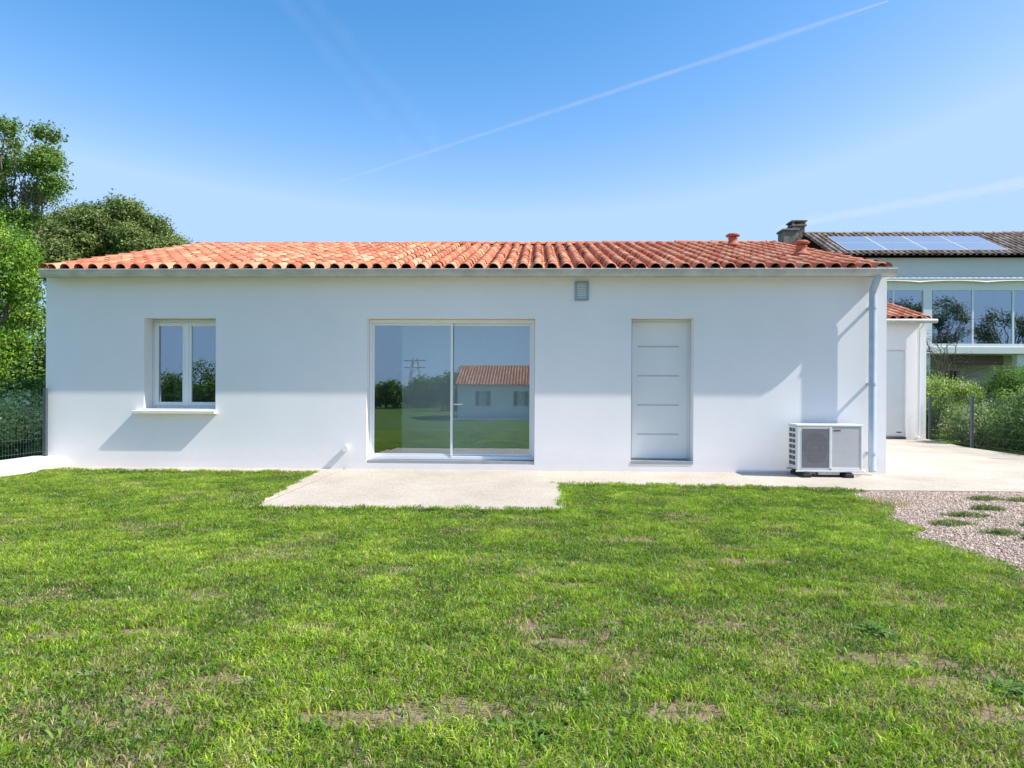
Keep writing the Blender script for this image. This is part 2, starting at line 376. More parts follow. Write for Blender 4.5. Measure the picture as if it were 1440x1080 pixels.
# taller tufts on the lawn's margins
def edge_keep(x, y, r):
    return lawn_keep(x, y, r) & in_patio(x, y, -.13)
parts.append(blades(300000, (-7.3, 4.2), (-3.6, -.2), 1.6, 1.2, seed=9, keep=edge_keep, lean=.45))
def creep_keep(x, y, r):
    k = in_patio(x, y) & ~in_patio(x, y, .03) | (in_patio(x, y) & ~in_patio(x, y, .10) & (fbm(x*4, y*4, 61) > .56))
    return k & (y < -.2) & (r.random(len(x)) < .6)
parts.append(blades(330000, (-7.3, 3.9), (-3.4, -.2), 1.2, 1.2, seed=19, keep=creep_keep, lean=.6, zoff=.038))
def fuse(parts):
    off = 0; Ls = []
    for V, L, S, C in parts: Ls.append(L+off); off += len(V)
    return np.concatenate([p[0] for p in parts]), np.concatenate(Ls), np.concatenate([p[2] for p in parts]), np.concatenate([p[3] for p in parts])
V, L, S, C = fuse(parts)
o = np_mesh('lawn_grass', V, L, S, M['grass'], col=C); tag(o, 'bright green lawn with dry and worn spots in front of the house', 'lawn', kind='stuff')

# broad-leaf weeds: rosettes of real leaves
def rosette(cx, cy, rad, nl, seed, col, up=.5, z=0.0):
    r = np.random.default_rng(seed); Vs = []; Ls = []; Ss = []; Cs = []; b = 0
    for i in range(nl):
        a = r.uniform(0, 2*np.pi); ln = rad*r.uniform(.5, 1); w = ln*r.uniform(.18, .32); rise = ln*r.uniform(.15, up)
        d = np.array([np.cos(a), np.sin(a), 0]); p = np.array([-d[1], d[0], 0]); c0 = np.array([cx+r.normal(0, rad*.15), cy+r.normal(0, rad*.15), z])
        pts = []
        for t, ww in ((0, .15), (.35, .9), (.7, 1), (1, .08)):
            q = c0 + d*ln*t + np.array([0, 0, rise*math.sin(t*2.2)])
            pts += [q - p*w*ww*.5, q + np.array([0, 0, -.12*w*ww]), q + p*w*ww*.5]
        Vs += pts
        for k in range(3):
            for e in range(2): Ls += [b+k*3+e, b+k*3+e+1, b+k*3+e+4, b+k*3+e+3]; Ss.append(4)
        Cs += [np.array(col)*r.uniform(.7, 1.3)]*12; b += 12
    return np.array(Vs), np.array(Ls), np.array(Ss), np.array(Cs)
wp = []; r_ = np.random.default_rng(5)
for i in range(1500):
    d = r_.uniform(2.1, 8.5); x = r_.uniform(-.76, .76)*d - .04*d; y = d-10.25
    if in_patio(np.array([x]), np.array([y]), -.05)[0] or x > lawn_right(y)-.05: continue
    wp.append(rosette(x, y, r_.uniform(.016, .05), int(r_.integers(5, 12)), 100+i, [(.10, .24, .03), (.17, .31, .05), (.24, .36, .12)][i % 3], .9, .02))
V, L, S, C = fuse(wp); o = np_mesh('lawn_weeds', V, L, S, M['leaf'], col=C); tag(o, 'broad leaved weeds and clover scattered through the lawn', 'weeds', kind='stuff')
# the clearly larger ones are things
for i, (x, y, rad) in enumerate(((1.76, -6.7, .15), (-.83, -7.8, .10), (-.02, -7.8, .11), (1.95, -7.38, .12), (-1.18, -6.5, .10))):
    lab = ['large leafy weed right of centre in the lawn below the gravel corner', 'dark leafy weed near the bottom edge of the lawn, left of the bare soil patch', 'dark leafy weed at the bottom of the lawn just below the bare soil patch',
           'leafy weed at the bottom right corner of the lawn', 'small upright leafy weed in the lawn below the left half of the terrace'][i]
    V, L, S, C = fuse([rosette(r_.normal(0, rad*.35), r_.normal(0, rad*.3), rad*.55, 12, 50+i*9+q_, (.16, .28, .06), .7, 0) for q_ in range(6)])
    o = np_mesh('leafy_weed', V, L, S, M['leaf'], col=C); o.location = (x, y, .02); tag(o, lab, 'weed', 'leafy weeds in the lawn')

# gravel stones
def stones(n, seed=2):
    r = np.random.default_rng(seed)
    x = r.uniform(2.9, 8.6, n); y = r.uniform(-6.6, -1.69, n)
    k = (x > lawn_right(y)-.12 + (fbm(x*2.5, y*2.5, 44)-.5)*.55); x = x[k]; y = y[k]
    d = y+10.25; k = (x+.04*d < .78*d+.7); x = x[k]; y = y[k]; n = len(x)
    O = np.array([[1, 0, 0], [-1, 0, 0], [0, 1, 0], [0, -1, 0], [0, 0, 1], [0, 0, -1.]])
    F = np.array([[0, 2, 4], [2, 1, 4], [1, 3, 4], [3, 0, 4], [2, 0, 5], [1, 2, 5], [3, 1, 5], [0, 3, 5]])
    s = r.uniform(.004, .011, n)*(1+.5*(r.random(n) < .06)); sc = np.stack([s*r.uniform(.8, 1.4, n), s*r.uniform(.7, 1.2, n), s*r.uniform(.5, .9, n)], 1)
    P = O[None]*sc[:, None]*r.uniform(.75, 1.25, (n, 6, 1)); a = r.uniform(0, 6.28, n); ca, sa = np.cos(a)[:, None], np.sin(a)[:, None]
    X = P[..., 0]*ca-P[..., 1]*sa; Y = P[..., 0]*sa+P[..., 1]*ca
    V = np.stack([X+x[:, None], Y+y[:, None], P[..., 2]+.026+r.uniform(-.004, .006, (n, 1))+0*X], 2).reshape(-1, 3)
    L = (F.ravel()[None]+np.arange(n)[:, None]*6).ravel()
    pal = np.array([[.52, .42, .34], [.44, .35, .29], [.58, .49, .41], [.38, .30, .25], [.50, .37, .29], [.27, .22, .19], [.64, .57, .49]])
    c = pal[r.integers(0, 7, n)]*r.uniform(.9, 1.35, (n, 1))*np.array([1.06, 1.0, .96])
    return np_mesh('gravel_stones', V, L, [3]*(8*n), M['stone'], col=np.repeat(c, 6, axis=0))
o = stones(170000); tag(o, 'grey and pinkish loose gravel right of the lawn', 'gravel', kind='stuff')
# weeds growing in the gravel (each clump a thing)
GW = [(5.05, -2.3, .19, 'topmost green tuft in the gravel close to the path edge'), (5.45, -2.4, .20, 'small green tuft in the gravel near the path at the right frame edge'),
      (4.66, -2.95, .17, 'small leafy clump in the gravel just below the topmost tuft'), (4.2, -3.35, .2, 'spreading green weed in the middle of the gravel'),
      (3.8, -3.8, .24, 'long low weed in the gravel nearest the lawn edge'), (3.98, -4.2, .17, 'low grassy clump in the gravel right of the long weed'),
      (4.5, -3.85, .13, 'weed in the gravel by the right frame edge, upper one'), (4.12, -4.4, .12, 'weed in the gravel by the right frame edge, lower one')]
for i, (x, y, rad, lab) in enumerate(GW):
    def kp(xx, yy, r, rad=rad, i=i): return (xx/rad)**2+(yy/(rad*.45))**2+(fbm(xx*14+i*3, yy*14, 3)-.5)*3 < .8
    a = blades(1100, (-rad*1.3, rad*1.3), (-rad*.7, rad*.7), 1.35, 1.2, seed=200+i, keep=kp, palette=[(.13, .22, .05), (.20, .28, .07), (.30, .32, .14), (.10, .17, .05), (.40, .38, .24)], zoff=0, lean=.5)
    rs = [rosette(r_.normal(0, rad*.4), r_.normal(0, rad*.18), .05, 8, 300+i*9+q, (.22, .29, .10), .6) for q in range(12)]
    V, L, S, C = fuse([a]+rs); o = np_mesh('gravel_weed', V, L, S, M['leaf'], col=C); o.location = (x, y, .024); tag(o, lab, 'weed', 'weeds in the gravel')
# dry yellow stalks where the lawn meets the gravel
def kp2(xx, yy, r): return (xx/.22)**2+(yy/.14)**2 < 1
V, L, S, C = blades(420, (-.3, .3), (-.2, .2), 2.8, .7, seed=77, keep=kp2, palette=[(.5, .42, .2), (.42, .35, .18), (.3, .32, .1)], lean=.35, zoff=0)
o = np_mesh('dry_grass_tuft', V, L, S, M['leaf'], col=C); o.location = (3.75, -2.75, .02); tag(o, 'dry yellow grass tuft on the lawn edge beside the gravel', 'grass tuft')

# ------------------------------------------------------------ tile roof generator
def tile_slope(name, x0, x1, p0, z0, run, slope, mat, parent, period=.213, course=.36, back=False, seg=12, seed=1, amp=.072, lipz=.013, origin=(0, 0)):
    """canal tiles on a plane from (y=p0,z=z0) rising `run` metres in y (or backwards) at `slope`"""
    r = np.random.default_rng(seed); ncol = max(1, int(round((x1-x0)/period))); period = (x1-x0)/ncol
    ln = run*math.sqrt(1+slope*slope); nrow = int(math.ceil(ln/course)); sgn = -1 if back else 1
    cs = 1/math.sqrt(1+slope*slope); sn = slope*cs
    u = np.linspace(0, 1, seg+1); V = []; L = []; S = []; T = []; b = 0
    def prof(u, hw):
        q = (u-.5)/hw; cov = np.where(np.abs(q) < 1, np.sqrt(np.clip(1-q*q, 0, 1)), 0)
        return np.where(np.abs(q) < 1, amp*cov*.9+.006, -.012*np.cos((u)*2*np.pi)*0-.004)
    for c in range(ncol):
        jx = r.normal(0, .003)
        for j in range(nrow):
            s0 = j*course - (.03 if j else 0); s1 = min((j+1)*course+.02, ln); t = r.random(); jh = r.normal(0, .002); sk = r.normal(0, .003)
            sk = sk*1.6; rows = [(s0, .016, .345), (s0+.001, .016, .345), (s1, .001, .30)]
            pts = []
            for k, (sd, lift, hw) in enumerate(rows):
                uu = np.array([0, .5-hw-.001]+list(.5+hw*np.cos(np.linspace(np.pi, 0, seg-3)))+[.5+hw+.001, 1])
                h = prof(uu, hw*1.0001)+lift+jh - (lipz if k == 0 else 0)
                xx = x0+(c+uu)*period+jx+sk*(k-1); yy = p0+sgn*(sd*cs-h*sn); zz = z0+sd*sn+h*cs
                pts.append(np.stack([xx, yy, zz], 1))
            m = len(pts[0]); V += pts
            for k in range(2):
                a = b+k*m+np.arange(m-1); q = np.stack([a, a+1, a+m+1, a+m], 1)
                L.append(q.ravel()); S.append(np.full(m-1, 4))
            T.append(np.full(m*3, t)); b += m*3
    V = np.concatenate(V); L = np.concatenate(L); S = np.concatenate(S); T = np.concatenate(T)
    V[:, 0] -= origin[0]; V[:, 1] -= origin[1]
    return np_mesh(name, V, L, S, mat, parent, col=np.repeat(T[:, None], 3, 1))
def ridge_row(name, x0, x1, y, z, mat, parent, r=.095, step=.38):
    mb = MB(); n = int((x1-x0)/step); T = []; rr = random.Random(4)
    V = []; L = []; S = []; b = 0
    for i in range(n+1):
        xa = x0+i*step; xb = min(xa+step+.04, x1+.02); ra = r*1.08; rb = r*.93; t = rr.random()*.8; dz = rr.gauss(0, .003)
        for x, q in ((xa, ra), (xb, rb)):
            for k in range(11):
                a = math.pi*k/10; V.append((x, y-q*1.1*math.cos(a), z+dz+q*math.sin(a)*.75))
        for k in range(10): L += [b+k, b+k+1, b+12+k, b+11+k]; S.append(4)
        V += [V[b+k] for k in range(11)]; L += list(range(b+22, b+33)); S.append(11)
        T += [t]*33; b += 33
    return np_mesh(name, np.array(V), L, S, mat, parent, col=np.repeat(np.array(T)[:, None], 3, 1))

# ------------------------------------------------------------ the house
EAVE_Y, EAVE_Z, SL, RY = -.25, 2.995, .281, 4.5
HX0, HX1 = -7.49, 5.085
house = empty('house', (0, 0, 0)); tag(house, 'white rendered single storey house with a terracotta tiled gable roof', 'house')
def wall_with_holes(x0, x1, z0, z1, y, th, holes):
    """front wall: panels round the holes, reveals inside them"""
    mb = MB(); xs = sorted({x0, x1, *[h[0] for h in holes], *[h[1] for h in holes]}); zs = sorted({z0, z1, *[h[2] for h in holes], *[h[3] for h in holes]})
    ins = lambda x, z: any(h[0] < x < h[1] and h[2] < z < h[3] for h in holes)
    for i in range(len(xs)-1):
        for k in range(len(zs)-1):
            if ins((xs[i]+xs[i+1])/2, (zs[k]+zs[k+1])/2): continue
            for yy in (y, y+th): mb.add([(xs[i], yy, zs[k]), (xs[i+1], yy, zs[k]), (xs[i+1], yy, zs[k+1]), (xs[i], yy, zs[k+1])], [(0, 1, 2, 3) if yy == y else (3, 2, 1, 0)])
    for a, b, c, d in holes:
        mb.add([(a, y, c), (a, y+th, c), (a, y+th, d), (a, y, d)], [(0, 1, 2, 3)]); mb.add([(b, y, c), (b, y+th, c), (b, y+th, d), (b, y, d)], [(3, 2, 1, 0)])
        mb.add([(a, y, d), (b, y, d), (b, y+th, d), (a, y+th, d)], [(0, 1, 2, 3)]); mb.add([(a, y, c), (b, y, c), (b, y+th, c), (a, y+th, c)], [(3, 2, 1, 0)])
    return mb
WIN = (-5.96, -4.857, .905, 2.30); SLD = (-2.555, -.04, .125, 2.30); DOR = (1.385, 2.30, .165, 2.31)
w = wall_with_holes(HX0, HX1, .0, 2.97, 0, .32, [WIN, SLD, DOR])
for x in (HX0, HX1):
    w.add([(x, 0, 0), (x, 9, 0), (x, 9, 2.97), (x, RY, 2.97+.281*4.5-.02), (x, 0, 2.97)], [(0, 1, 2, 3, 4)])
w.add([(HX0, 9, 0), (HX1, 9, 0), (HX1, 9, 2.97), (HX0, 9, 2.97)], [(0, 1, 2, 3)])
w.build('wall', M['wall'], house, fix=False)
# rooms behind the openings
iw = MB()
iw.box(HX0+.02, HX1-.02, 4.2, 4.3, .1, 2.7)                      # back wall of the rooms
for x in (-4.2, .7): iw.box(x, x+.08, .33, 4.19, .1, 2.7)         # partitions
iw.box(-2.26, -.1, 1.2, 1.3, .1, 2.69)                            # partial wall facing the sliding door
iw.box(-5.80, -5.55, .55, 1.5, .1, 2.69)                          # wardrobe flank by the window
iw.box(HX0+.02, HX1-.02, .33, 4.19, 2.7, 2.78)
iw.build('interior_wall', M['inwall'], house)
MB().box(HX0+.02, HX1-.02, .33, 4.19, .02, .10).build('interior_floor', M['infloor'], house)
# roof
rf = MB().add([(HX0+.16, EAVE_Y+.05, EAVE_Z-.012), (HX1-.13, EAVE_Y+.05, EAVE_Z-.012), (HX1-.13, RY, EAVE_Z+SL*(RY-EAVE_Y)-.03), (HX0+.16, RY, EAVE_Z+SL*(RY-EAVE_Y)-.03),
               (HX0+.1, 9.25, EAVE_Z-.012), (HX1-.04, 9.25, EAVE_Z-.012)], [(0, 1, 2, 3), (3, 2, 5, 4)]).build('roof_deck', M['wood_dark'], house, fix=False)
front = tile_slope('roof', -7.34, 4.99, EAVE_Y, EAVE_Z, RY-EAVE_Y, SL, M['tile'], house)
tile_slope('roof', -7.34, 4.99, 9.0-EAVE_Y, EAVE_Z, RY-EAVE_Y, SL, M['tile'], house, back=True, seed=5)
RZ = EAVE_Z+SL*(RY-EAVE_Y)
ridge_row('ridge_tiles', -7.36, 4.97, RY, RZ+.005, M['tile'], front)
# verge tiles, one row along each gable
def verge(x, parent):
    V = []; L = []; S = []; T = []; b = 0; rr = random.Random(int(x*10)); y = EAVE_Y-.02; st = .36
    while y < RY-.05:
        y2 = min(y+st+.03, RY); t = rr.random()
        for yy, q, lf in ((y, .085, .03), (y2, .072, .012)):
            zz = EAVE_Z+SL*(yy-EAVE_Y)+lf
            for k in range(9): a = math.pi*k/8; V.append((x-q*math.cos(a), yy, zz+q*.8*math.sin(a)-.008))
        for k in range(8): L += [b+k, b+k+1, b+10+k, b+9+k]; S.append(4)
        T += [t]*18; b += 18; y += st
    return np_mesh('verge_tiles', np.array(V), L, S, M['tile'], parent, col=np.repeat(np.array(T)[:, None], 3, 1))
verge(-7.345, front); verge(4.95, front)
# fascia + gutter
MB().box(-7.46, 5.06, EAVE_Y+.075, EAVE_Y+.10, 2.885, 2.985).build('fascia', M['gutter'], house)
MB().box(-7.46, 5.06, EAVE_Y+.10, -.002, 2.935, 2.95).build('soffit', M['pvc'], house)
g = MB(); gy, gz, gr = -.255, 2.972, .078; prof = [(gy+gr*math.cos(a), gz+gr*1.18*math.sin(a)) for a in np.linspace(math.pi, 2*math.pi, 13)]
prof = [(gy-gr+.012, gz+.004), (gy-gr-.006, gz+.012), (gy-gr-.012, gz+.002)] + prof
xs = [-7.36, -5.3, -1.2, 2.8, 5.07]
V = []; F = []
for xi, x in enumerate(xs): V += [(x, p[0], p[1]) for p in prof]
npf = len(prof)
for i in range(len(xs)-1):
    for k in range(npf-1): F.append((i*npf+k, i*npf+k+1, (i+1)*npf+k+1, (i+1)*npf+k))
g.add(V, F, True)
for x in (xs[0], xs[-1]): g.add([(x, p[0], p[1]) for p in prof[3:]], [tuple(range(npf-3))])
gut = g.build('gutter', M['gutter'], house, fix=False)
for x in (-5.3, -1.2, 2.8):
    jb = MB()
    q = [(gy+(gr+.004)*math.cos(a), gz+(gr*1.18+.004)*math.sin(a)) for a in np.linspace(math.pi, 2*math.pi, 13)]
    jb.add([(xx, p[0], p[1]) for xx in (x-.03, x+.03) for p in q], [(k, k+1, 13+k+1, 13+k) for k in range(12)], True)
    jb.build('joint_sleeve', M['gutter'], gut, fix=False)
# downpipe
dp = MB(); px = 4.82
dp.tube([(px, -.255, 2.90), (px, -.255, 2.84), (px, -.19, 2.76), (px, -.138, 2.70), (px, -.135, 2.6), (px, -.135, .16), (px, -.16, .09)], [.052, .05, .05, .05, .05, .05, .052], 16)
dpo = dp.build('downpipe', M['pipe'], house)
for z in (2.45, 1.35, .35):
    MB().tube([(px, -.135, z-.02), (px, -.135, z+.02)], .058, 16).box(px-.02, px+.02, -.08, -.001, z-.015, z+.015).build('pipe_clip', M['pipe'], dpo)
# window
def framed(x0, x1, z0, z1, y, t=.055, d=.05, mat='pvc', bars=()):
    mb = MB(); mb.box(x0, x0+t, y, y+d, z0, z1, .004); mb.box(x1-t, x1, y, y+d, z0, z1, .004)
    mb.box(x0+t, x1-t, y+.0015, y+d-.0015, z0+.001, z0+t, .004); mb.box(x0+t, x1-t, y+.0015, y+d-.0015, z1-t, z1-.001, .004); return mb
a, b, c, d = WIN; YW = .21
win = framed(a+.003, b-.003, c+.02, d-.003, YW+.02, .05, .07).build('window', M['pvc'], house)
mid = (a+b)/2
for s0, s1, nm in ((a+.045, mid-.012, 0), (mid+.012, b-.045, 1)):
    framed(s0, s1, c+.06, d-.05, YW, .058, .06).build('sash', M['pvc'], win)
    MB().box(s0+.05, s1-.05, YW+.022, YW+.026, c+.11, d-.10).build('pane', M['glass'], win)
MB().box(mid-.03, mid+.03, YW-.012, YW+.015, c+.055, d-.055, .004).build('meeting_stile', M['pvc'], win)
MB().box(a-.13, b+.035, -.11, -.002, c-.055, c-.005, .006).box(a+.004, b-.004, -.003, YW+.02, c-.03, c+.02, .003).build('sill', M['sill'], win)
# sliding door
a, b, c, d = SLD; YS = .15
sd = MB()
sd.box(a+.003, a+.045, YS, YS+.12, c+.05, d-.003, .003); sd.box(b-.045, b-.003, YS, YS+.12, c+.05, d-.003, .003)
sd.box(a+.045, b-.045, YS+.002, YS+.118, d-.06, d-.005, .003); sd.box(a+.045, b-.045, YS+.002, YS+.118, c+.052, c+.105, .003)
sdo = sd.build('sliding_door', M['pvc'], house)
mid = -1.305
MB().box(a+.004, b-.004, .012, YS+.1, c-.02, c+.048, .004).build('threshold', M['alu'], sdo)
for s0, s1, y in ((a+.045, mid+.02, YS+.012), (mid-.02, b-.045, YS+.062)):
    framed(s0, s1, c+.106, d-.061, y, .032, .034).build('sash', M['pvc'], sdo)
    MB().box(s0+.03, s1-.03, y+.015, y+.019, c+.136, d-.09).build('pane', M['glass_slide'], sdo)
MB().box(mid-.006, mid+.026, YS-.006, YS+.01, c+.106, d-.062, .003).build('meeting_stile', M['pvc'], sdo)
MB().box(mid+.03, mid+.17, YS+.035, YS+.05, 1.005, 1.022, .004).build('handle', M['pvc'], sdo)
# entrance door
a, b, c, d = DOR; YD = .22
dr = framed(a+.003, b-.003, .20, d-.003, YD+.004, .035, .06).build('door_frame', M['door'], house)
lf = MB().box(a+.04, b-.04, YD, YD+.05, .215, d-.04, .003).build('door_leaf', M['door'], dr)
for z in (1.90, 1.46, 1.02, .58):
    MB().box(a+.125, b-.17, YD-.003, YD+.01, z-.011, z+.011).build('groove', M['groove'], dr)
MB().box(a+.04, b-.04, YD-.004, YD+.004, .204, .222).build('weather_strip', M['alu'], dr)
MB().box(a+.004, b-.004, -.008, YD+.06, .15, .198, .004).build('doorstep', M['alu'], dr)
# vent grille
vg = MB(); vx0, vx1, vz0, vz1 = .548, .752, 2.563, 2.85
vg.box(vx0, vx0+.028, -.03, -.001, vz0, vz1, .003); vg.box(vx1-.028, vx1, -.03, -.001, vz0, vz1, .003)
vg.box(vx0+.028, vx1-.028, -.029, -.001, vz0, vz0+.028, .003); vg.box(vx0+.028, vx1-.028, -.029, -.001, vz1-.028, vz1, .003)
vgo = vg.build('vent_grille', M['vent'], house)
sl_ = MB()
for i in range(7):
    z = vz0+.034+i*.034
    sl_.add([(vx0+.028, -.026, z), (vx1-.028, -.026, z), (vx1-.028, -.006, z+.024), (vx0+.028, -.006, z+.024), (vx0+.028, -.024, z-.003), (vx1-.028, -.024, z-.003), (vx1-.028, -.004, z+.021), (vx0+.028, -.004, z+.021)],
            [(0, 1, 2, 3), (7, 6, 5, 4), (0, 4, 5, 1), (3, 2, 6, 7)])
sl_.build('vent_slats', M['pvc'], vgo); MB().box(vx0+.02, vx1-.02, -.004, -.0015, vz0+.02, vz1-.02).build('vent_back', M['acgrey'], vgo)
# small white waste pipe with its cap
MB().tube([(-2.858, 0, .35), (-2.858, -.065, .35)], .04, 16).tube([(-2.858, -.03, .35), (-2.858, -.075, .35)], .047, 16).build('outlet_pipe', M['pvc'], house)
# terracotta roof vents
for (x, y) in ((3.78, 3.3), (4.30, 1.2)):
    z = EAVE_Z+SL*(y-EAVE_Y)+.02; k = 1.0
    MB().lathe((x, y, z), [(.0, .03), (.17, .02), (.13, .07), (.085, .10), (.08, .17), (.10, .185), (.075, .19)], 18).lathe((x, y, z), [(.07, .17), (.07, .22), (.13, .225), (.135, .245), (.09, .275), (.0, .285)], 18).build('roof_vent', M['terra'], front)

# ------------------------------------------------------------ air conditioner
ac = empty('air_conditioner', (3.632, -.47, .04)); tag(ac, 'white outdoor air conditioning unit on black rubber feet against the house wall', 'air conditioner')
W, D_, H0, H1 = .90, .33, .10, .73
MB().box(0, W, .012, D_, H0, H1-.02, .012).build('casing', M['ac'], ac)
MB().box(-.008, W+.008, -.006, D_+.008, H1-.022, H1+.006, .008).build('top_cover', M['ac'], ac)
fr = MB()
fr.box(0.0, .07, -.002, .03, H0, H1-.024, .006); fr.box(.44, .475, -.010, .03, H0+.02, H1-.03, .004)
fr.box(.07, .44, -.002, .03, H1-.055, H1-.024, .004); fr.box(.07, .44, -.002, .03, H0, H0+.035, .004); fr.box(W-.028, W, -.004, .03, H0, H1-.024, .006)
fr.box(.475, W-.028, -.002, .02, H0, H0+.035, .004)
fr.build('front_frame', M['ac'], ac)
bk = MB().box(.07, .44, .004, .010, H0+.035, H1-.055).build('fan_recess', M['grillback'], ac)
MB().box(.476, W-.028, .002, .010, H0+.035, H1-.03).build('service_panel', M['acgrey'], ac)
fanm = MB(); cx, cz, fr_ = .255, (H0+H1)/2-.005, .175
ring = []; n = 40
fanm.add([(cx+r*math.cos(2*math.pi*k/n), .0025, cz+r*1.32*math.sin(2*math.pi*k/n)) for r in (.02, fr_) for k in range(n)], [(k, (k+1) % n, n+(k+1) % n, n+k) for k in range(n)])
fanm.build('fan_opening', M['recess'], ac)
gr_ = MB()
for i in range(30): x = .078+i*(.355/29); gr_.box(x-.0022, x+.0022, -.008, -.003, H0+.037, H1-.057)
for z in np.linspace(H0+.09, H1-.11, 4): gr_.box(.071, .439, -.003, .001, z-.0015, z+.0015)
gr_.build('fan_grille', M['fin'], ac)
rb = MB()
for z in np.linspace(H0+.08, H1-.12, 8): rb.box(.485, W-.035, .0012, .0035, z, z+.003)
rb.build('panel_ribs', M['acgrey'], ac)
MB().box(.50, .60, -.001, .0015, H1-.085, H1-.068).build('badge', M['acdark'], ac)
lv = MB(); 
for i in range(7):
    z = H0+.06+i*.078; lv.box(-.003, .004, .07, .17, z, z+.05); lv.box(-.003, .004, .19, .29, z, z+.05)
lv.build('side_louvres', M['acdark'], ac)
MB().box(-.02, W+.02, -.02, .0, .075, .098, .003).box(-.02, W+.02, D_, D_+.03, .075, .098, .003).build('base_rail', M['ac'], ac)
ft = []
for x in (.12, .70):
    MB().box(x-.06, x+.06, -.07, .43, .0, .055, .012).box(x-.035, x+.035, -.06, .42, .055, .074, .004).build('rubber_foot', M['rubber'], ac)
MB().tube([(W-.03, .2, .13), (W+.03, .16, .085), (W+.10, .16, .07), (W+.12, .25, .07)], .022, 10).build('condensate_pipe', M['pvc'], ac)
MB().box(.30, .60, .02, .10, .03, .074, .003).build('cross_bar', M['steel'], ac)

# ------------------------------------------------------------ low wall + fences
MB().box(-7.62, -7.16, -14, .0-.004, -.2, .2, .012).box(-7.68, -7.502, -.003, 6, -.2, .17, .01).build('boundary_wall', M['sill']); bw = COL.objects['boundary_wall']
tag(bw, 'low white boundary wall below the green mesh fence left of the house', 'wall')
def fence(path, z0, h, label, mesh_mat, sp=.055, first_post=True, nposts=None):
    e = empty('mesh_fence', (path[0][0], path[0][1], z0)); tag(e, label, 'fence'); ox, oy = path[0]
    wires = MB()
    for (xa, ya), (xb, yb) in zip(path[:-1], path[1:]):
        ln = math.hypot(xb-xa, yb-ya); n = int(ln/sp)
        for i in range(1, n):
            t = i/n; x = xa+(xb-xa)*t-ox; y = ya+(yb-ya)*t-oy; wires.tube([(x, y, .05), (x, y, h-.03)], .002, 4, False)
        for z in np.arange(.08, h-.02, .2): wires.tube([(xa-ox, ya-oy, z), (xb-ox, yb-oy, z)], .0035, 4, False)
    wires.build('wire_panel', mesh_mat, e)
    for (x, y) in path:
        MB().box(x-ox-.026, x-ox+.026, y-oy-.026, y-oy+.026, 0, h, .004).build('post', M['post'], e)
    return e
fence([(-7.42, -.10), (-7.42, -2.6), (-7.42, -5.1), (-7.42, -7.6)], .2, 1.03, 'green wire mesh fence on the low wall at the left of the house', M['fence'])
fence([(9.95, 7.62), (9.36, 4.96), (9.32, 2.3), (9.3, -.2), (9.3, -2.7)], .02, 1.15, 'dark mesh fence with square posts beside the driveway at the right', M['fence'])

# ------------------------------------------------------------ garage wing
gar = empty('garage', (9.2, 7.4, .04)); tag(gar, 'small white annex with terracotta roof and narrow white door behind the house corner', 'annex')
GD = (-.95, .04, .055, 2.24)
w = wall_with_holes(-4.2, .535, -.04, 2.95, 0, .2, [GD])
for x in (.535, -4.2): w.add([(x, 0, -.04), (x, 6, -.04), (x, 6, 2.95), (x, 3, 2.95+.87), (x, 0, 2.95)], [(0, 1, 2, 3, 4)])
w.build('wall', M['wall'], gar, fix=False)
gd = MB().box(GD[0]+.04, GD[1]-.045, .035, .08, .09, 2.2, .003).build('door', M['door'], gar)
framed(GD[0]+.002, GD[1]-.002, .058, 2.238, .05, .05, .06, 'pvc').build('door_frame', M['door'], gd)
MB().box(-.17, -.03-.02, .018, .033, .16, .185, .004).build('handle', M['black'], gd)
MB().box(GD[0]+.004, GD[1]-.004, -.02, .06, -.02, .057, .003).build('threshold', M['acdark'], gd)
groof = tile_slope('roof', -4.3, .56, -.22, 3.0, 3.2, .29, M['tile'], gar, seed=8)
tile_slope('roof', -4.3, .56, 6.2, 3.0, 3.2, .29, M['tile'], gar, seed=9, back=True)
MB().add([(-4.25, -.18, 2.985), (.52, -.18, 2.985), (.52, 3, 3.9), (-4.25, 3, 3.9)], [(0, 1, 2, 3)]).build('roof_deck', M['wood_dark'], gar, fix=False)
MB().tube([(-4.25, -.24, 2.945), (.66, -.24, 2.945)], .055, 12).build('gutter', M['gutter'], gar)
MB().tube([(.30, -.24, 2.9), (.30, -.09, 2.75), (.30, -.09, .12)], .04, 12).build('downpipe', M['pvc'], gar)
MB().box(.255, .345, -.15, -.02, -.03, .07, .01).build('pipe_foot', M['pvc'], gar)

# ------------------------------------------------------------ neighbour's house
NX0, NX1, NY = 11.6, 30., 17.5
nb = empty('neighbour_house', (NX0, NY, 0)); tag(nb, 'tall two storey white house with glazed upper veranda and brown tiled roof behind the annex', 'house')
def lx(x): return x-NX0
w = MB()
w.box(lx(12.4), lx(NX1), 2.5, 8.0, 2.74, 6.5)                       # body behind the veranda
w.box(lx(12.4), lx(NX1), .0, 2.5, 5.62, 6.5)                        # white band above the glass
w.build('wall', M['wall_far'], nb)
gfw = wall_with_holes(lx(12.4), lx(NX1), 0, 2.72, 1.6, .25, [(lx(16.95), lx(17.55), 0.9, 2.1), (lx(15.0), lx(15.9), 0, 2.2), (lx(20), lx(21), .9, 2.2)])
gfw.box(lx(12.4), lx(12.42), 1.86, 6, 0, 2.7)
gfw.build('ground_floor_wall', M['wall_grey'], nb, fix=False)
for xa, xb, za, zb in ((14.95, 15.95, 0, 2.25), (16.9, 17.6, .85, 2.15), (19.9, 21.1, .85, 2.25)): MB().box(lx(xa), lx(xb), 1.9, 2.0, za, zb).build('shutter', M['brown'], nb)
for x in (15.25, 18.9, 22.5, 26): MB().box(lx(x), lx(x)+.3, .15, .45, 0, 2.72, .01).build('pillar', M['wall_far'], nb)
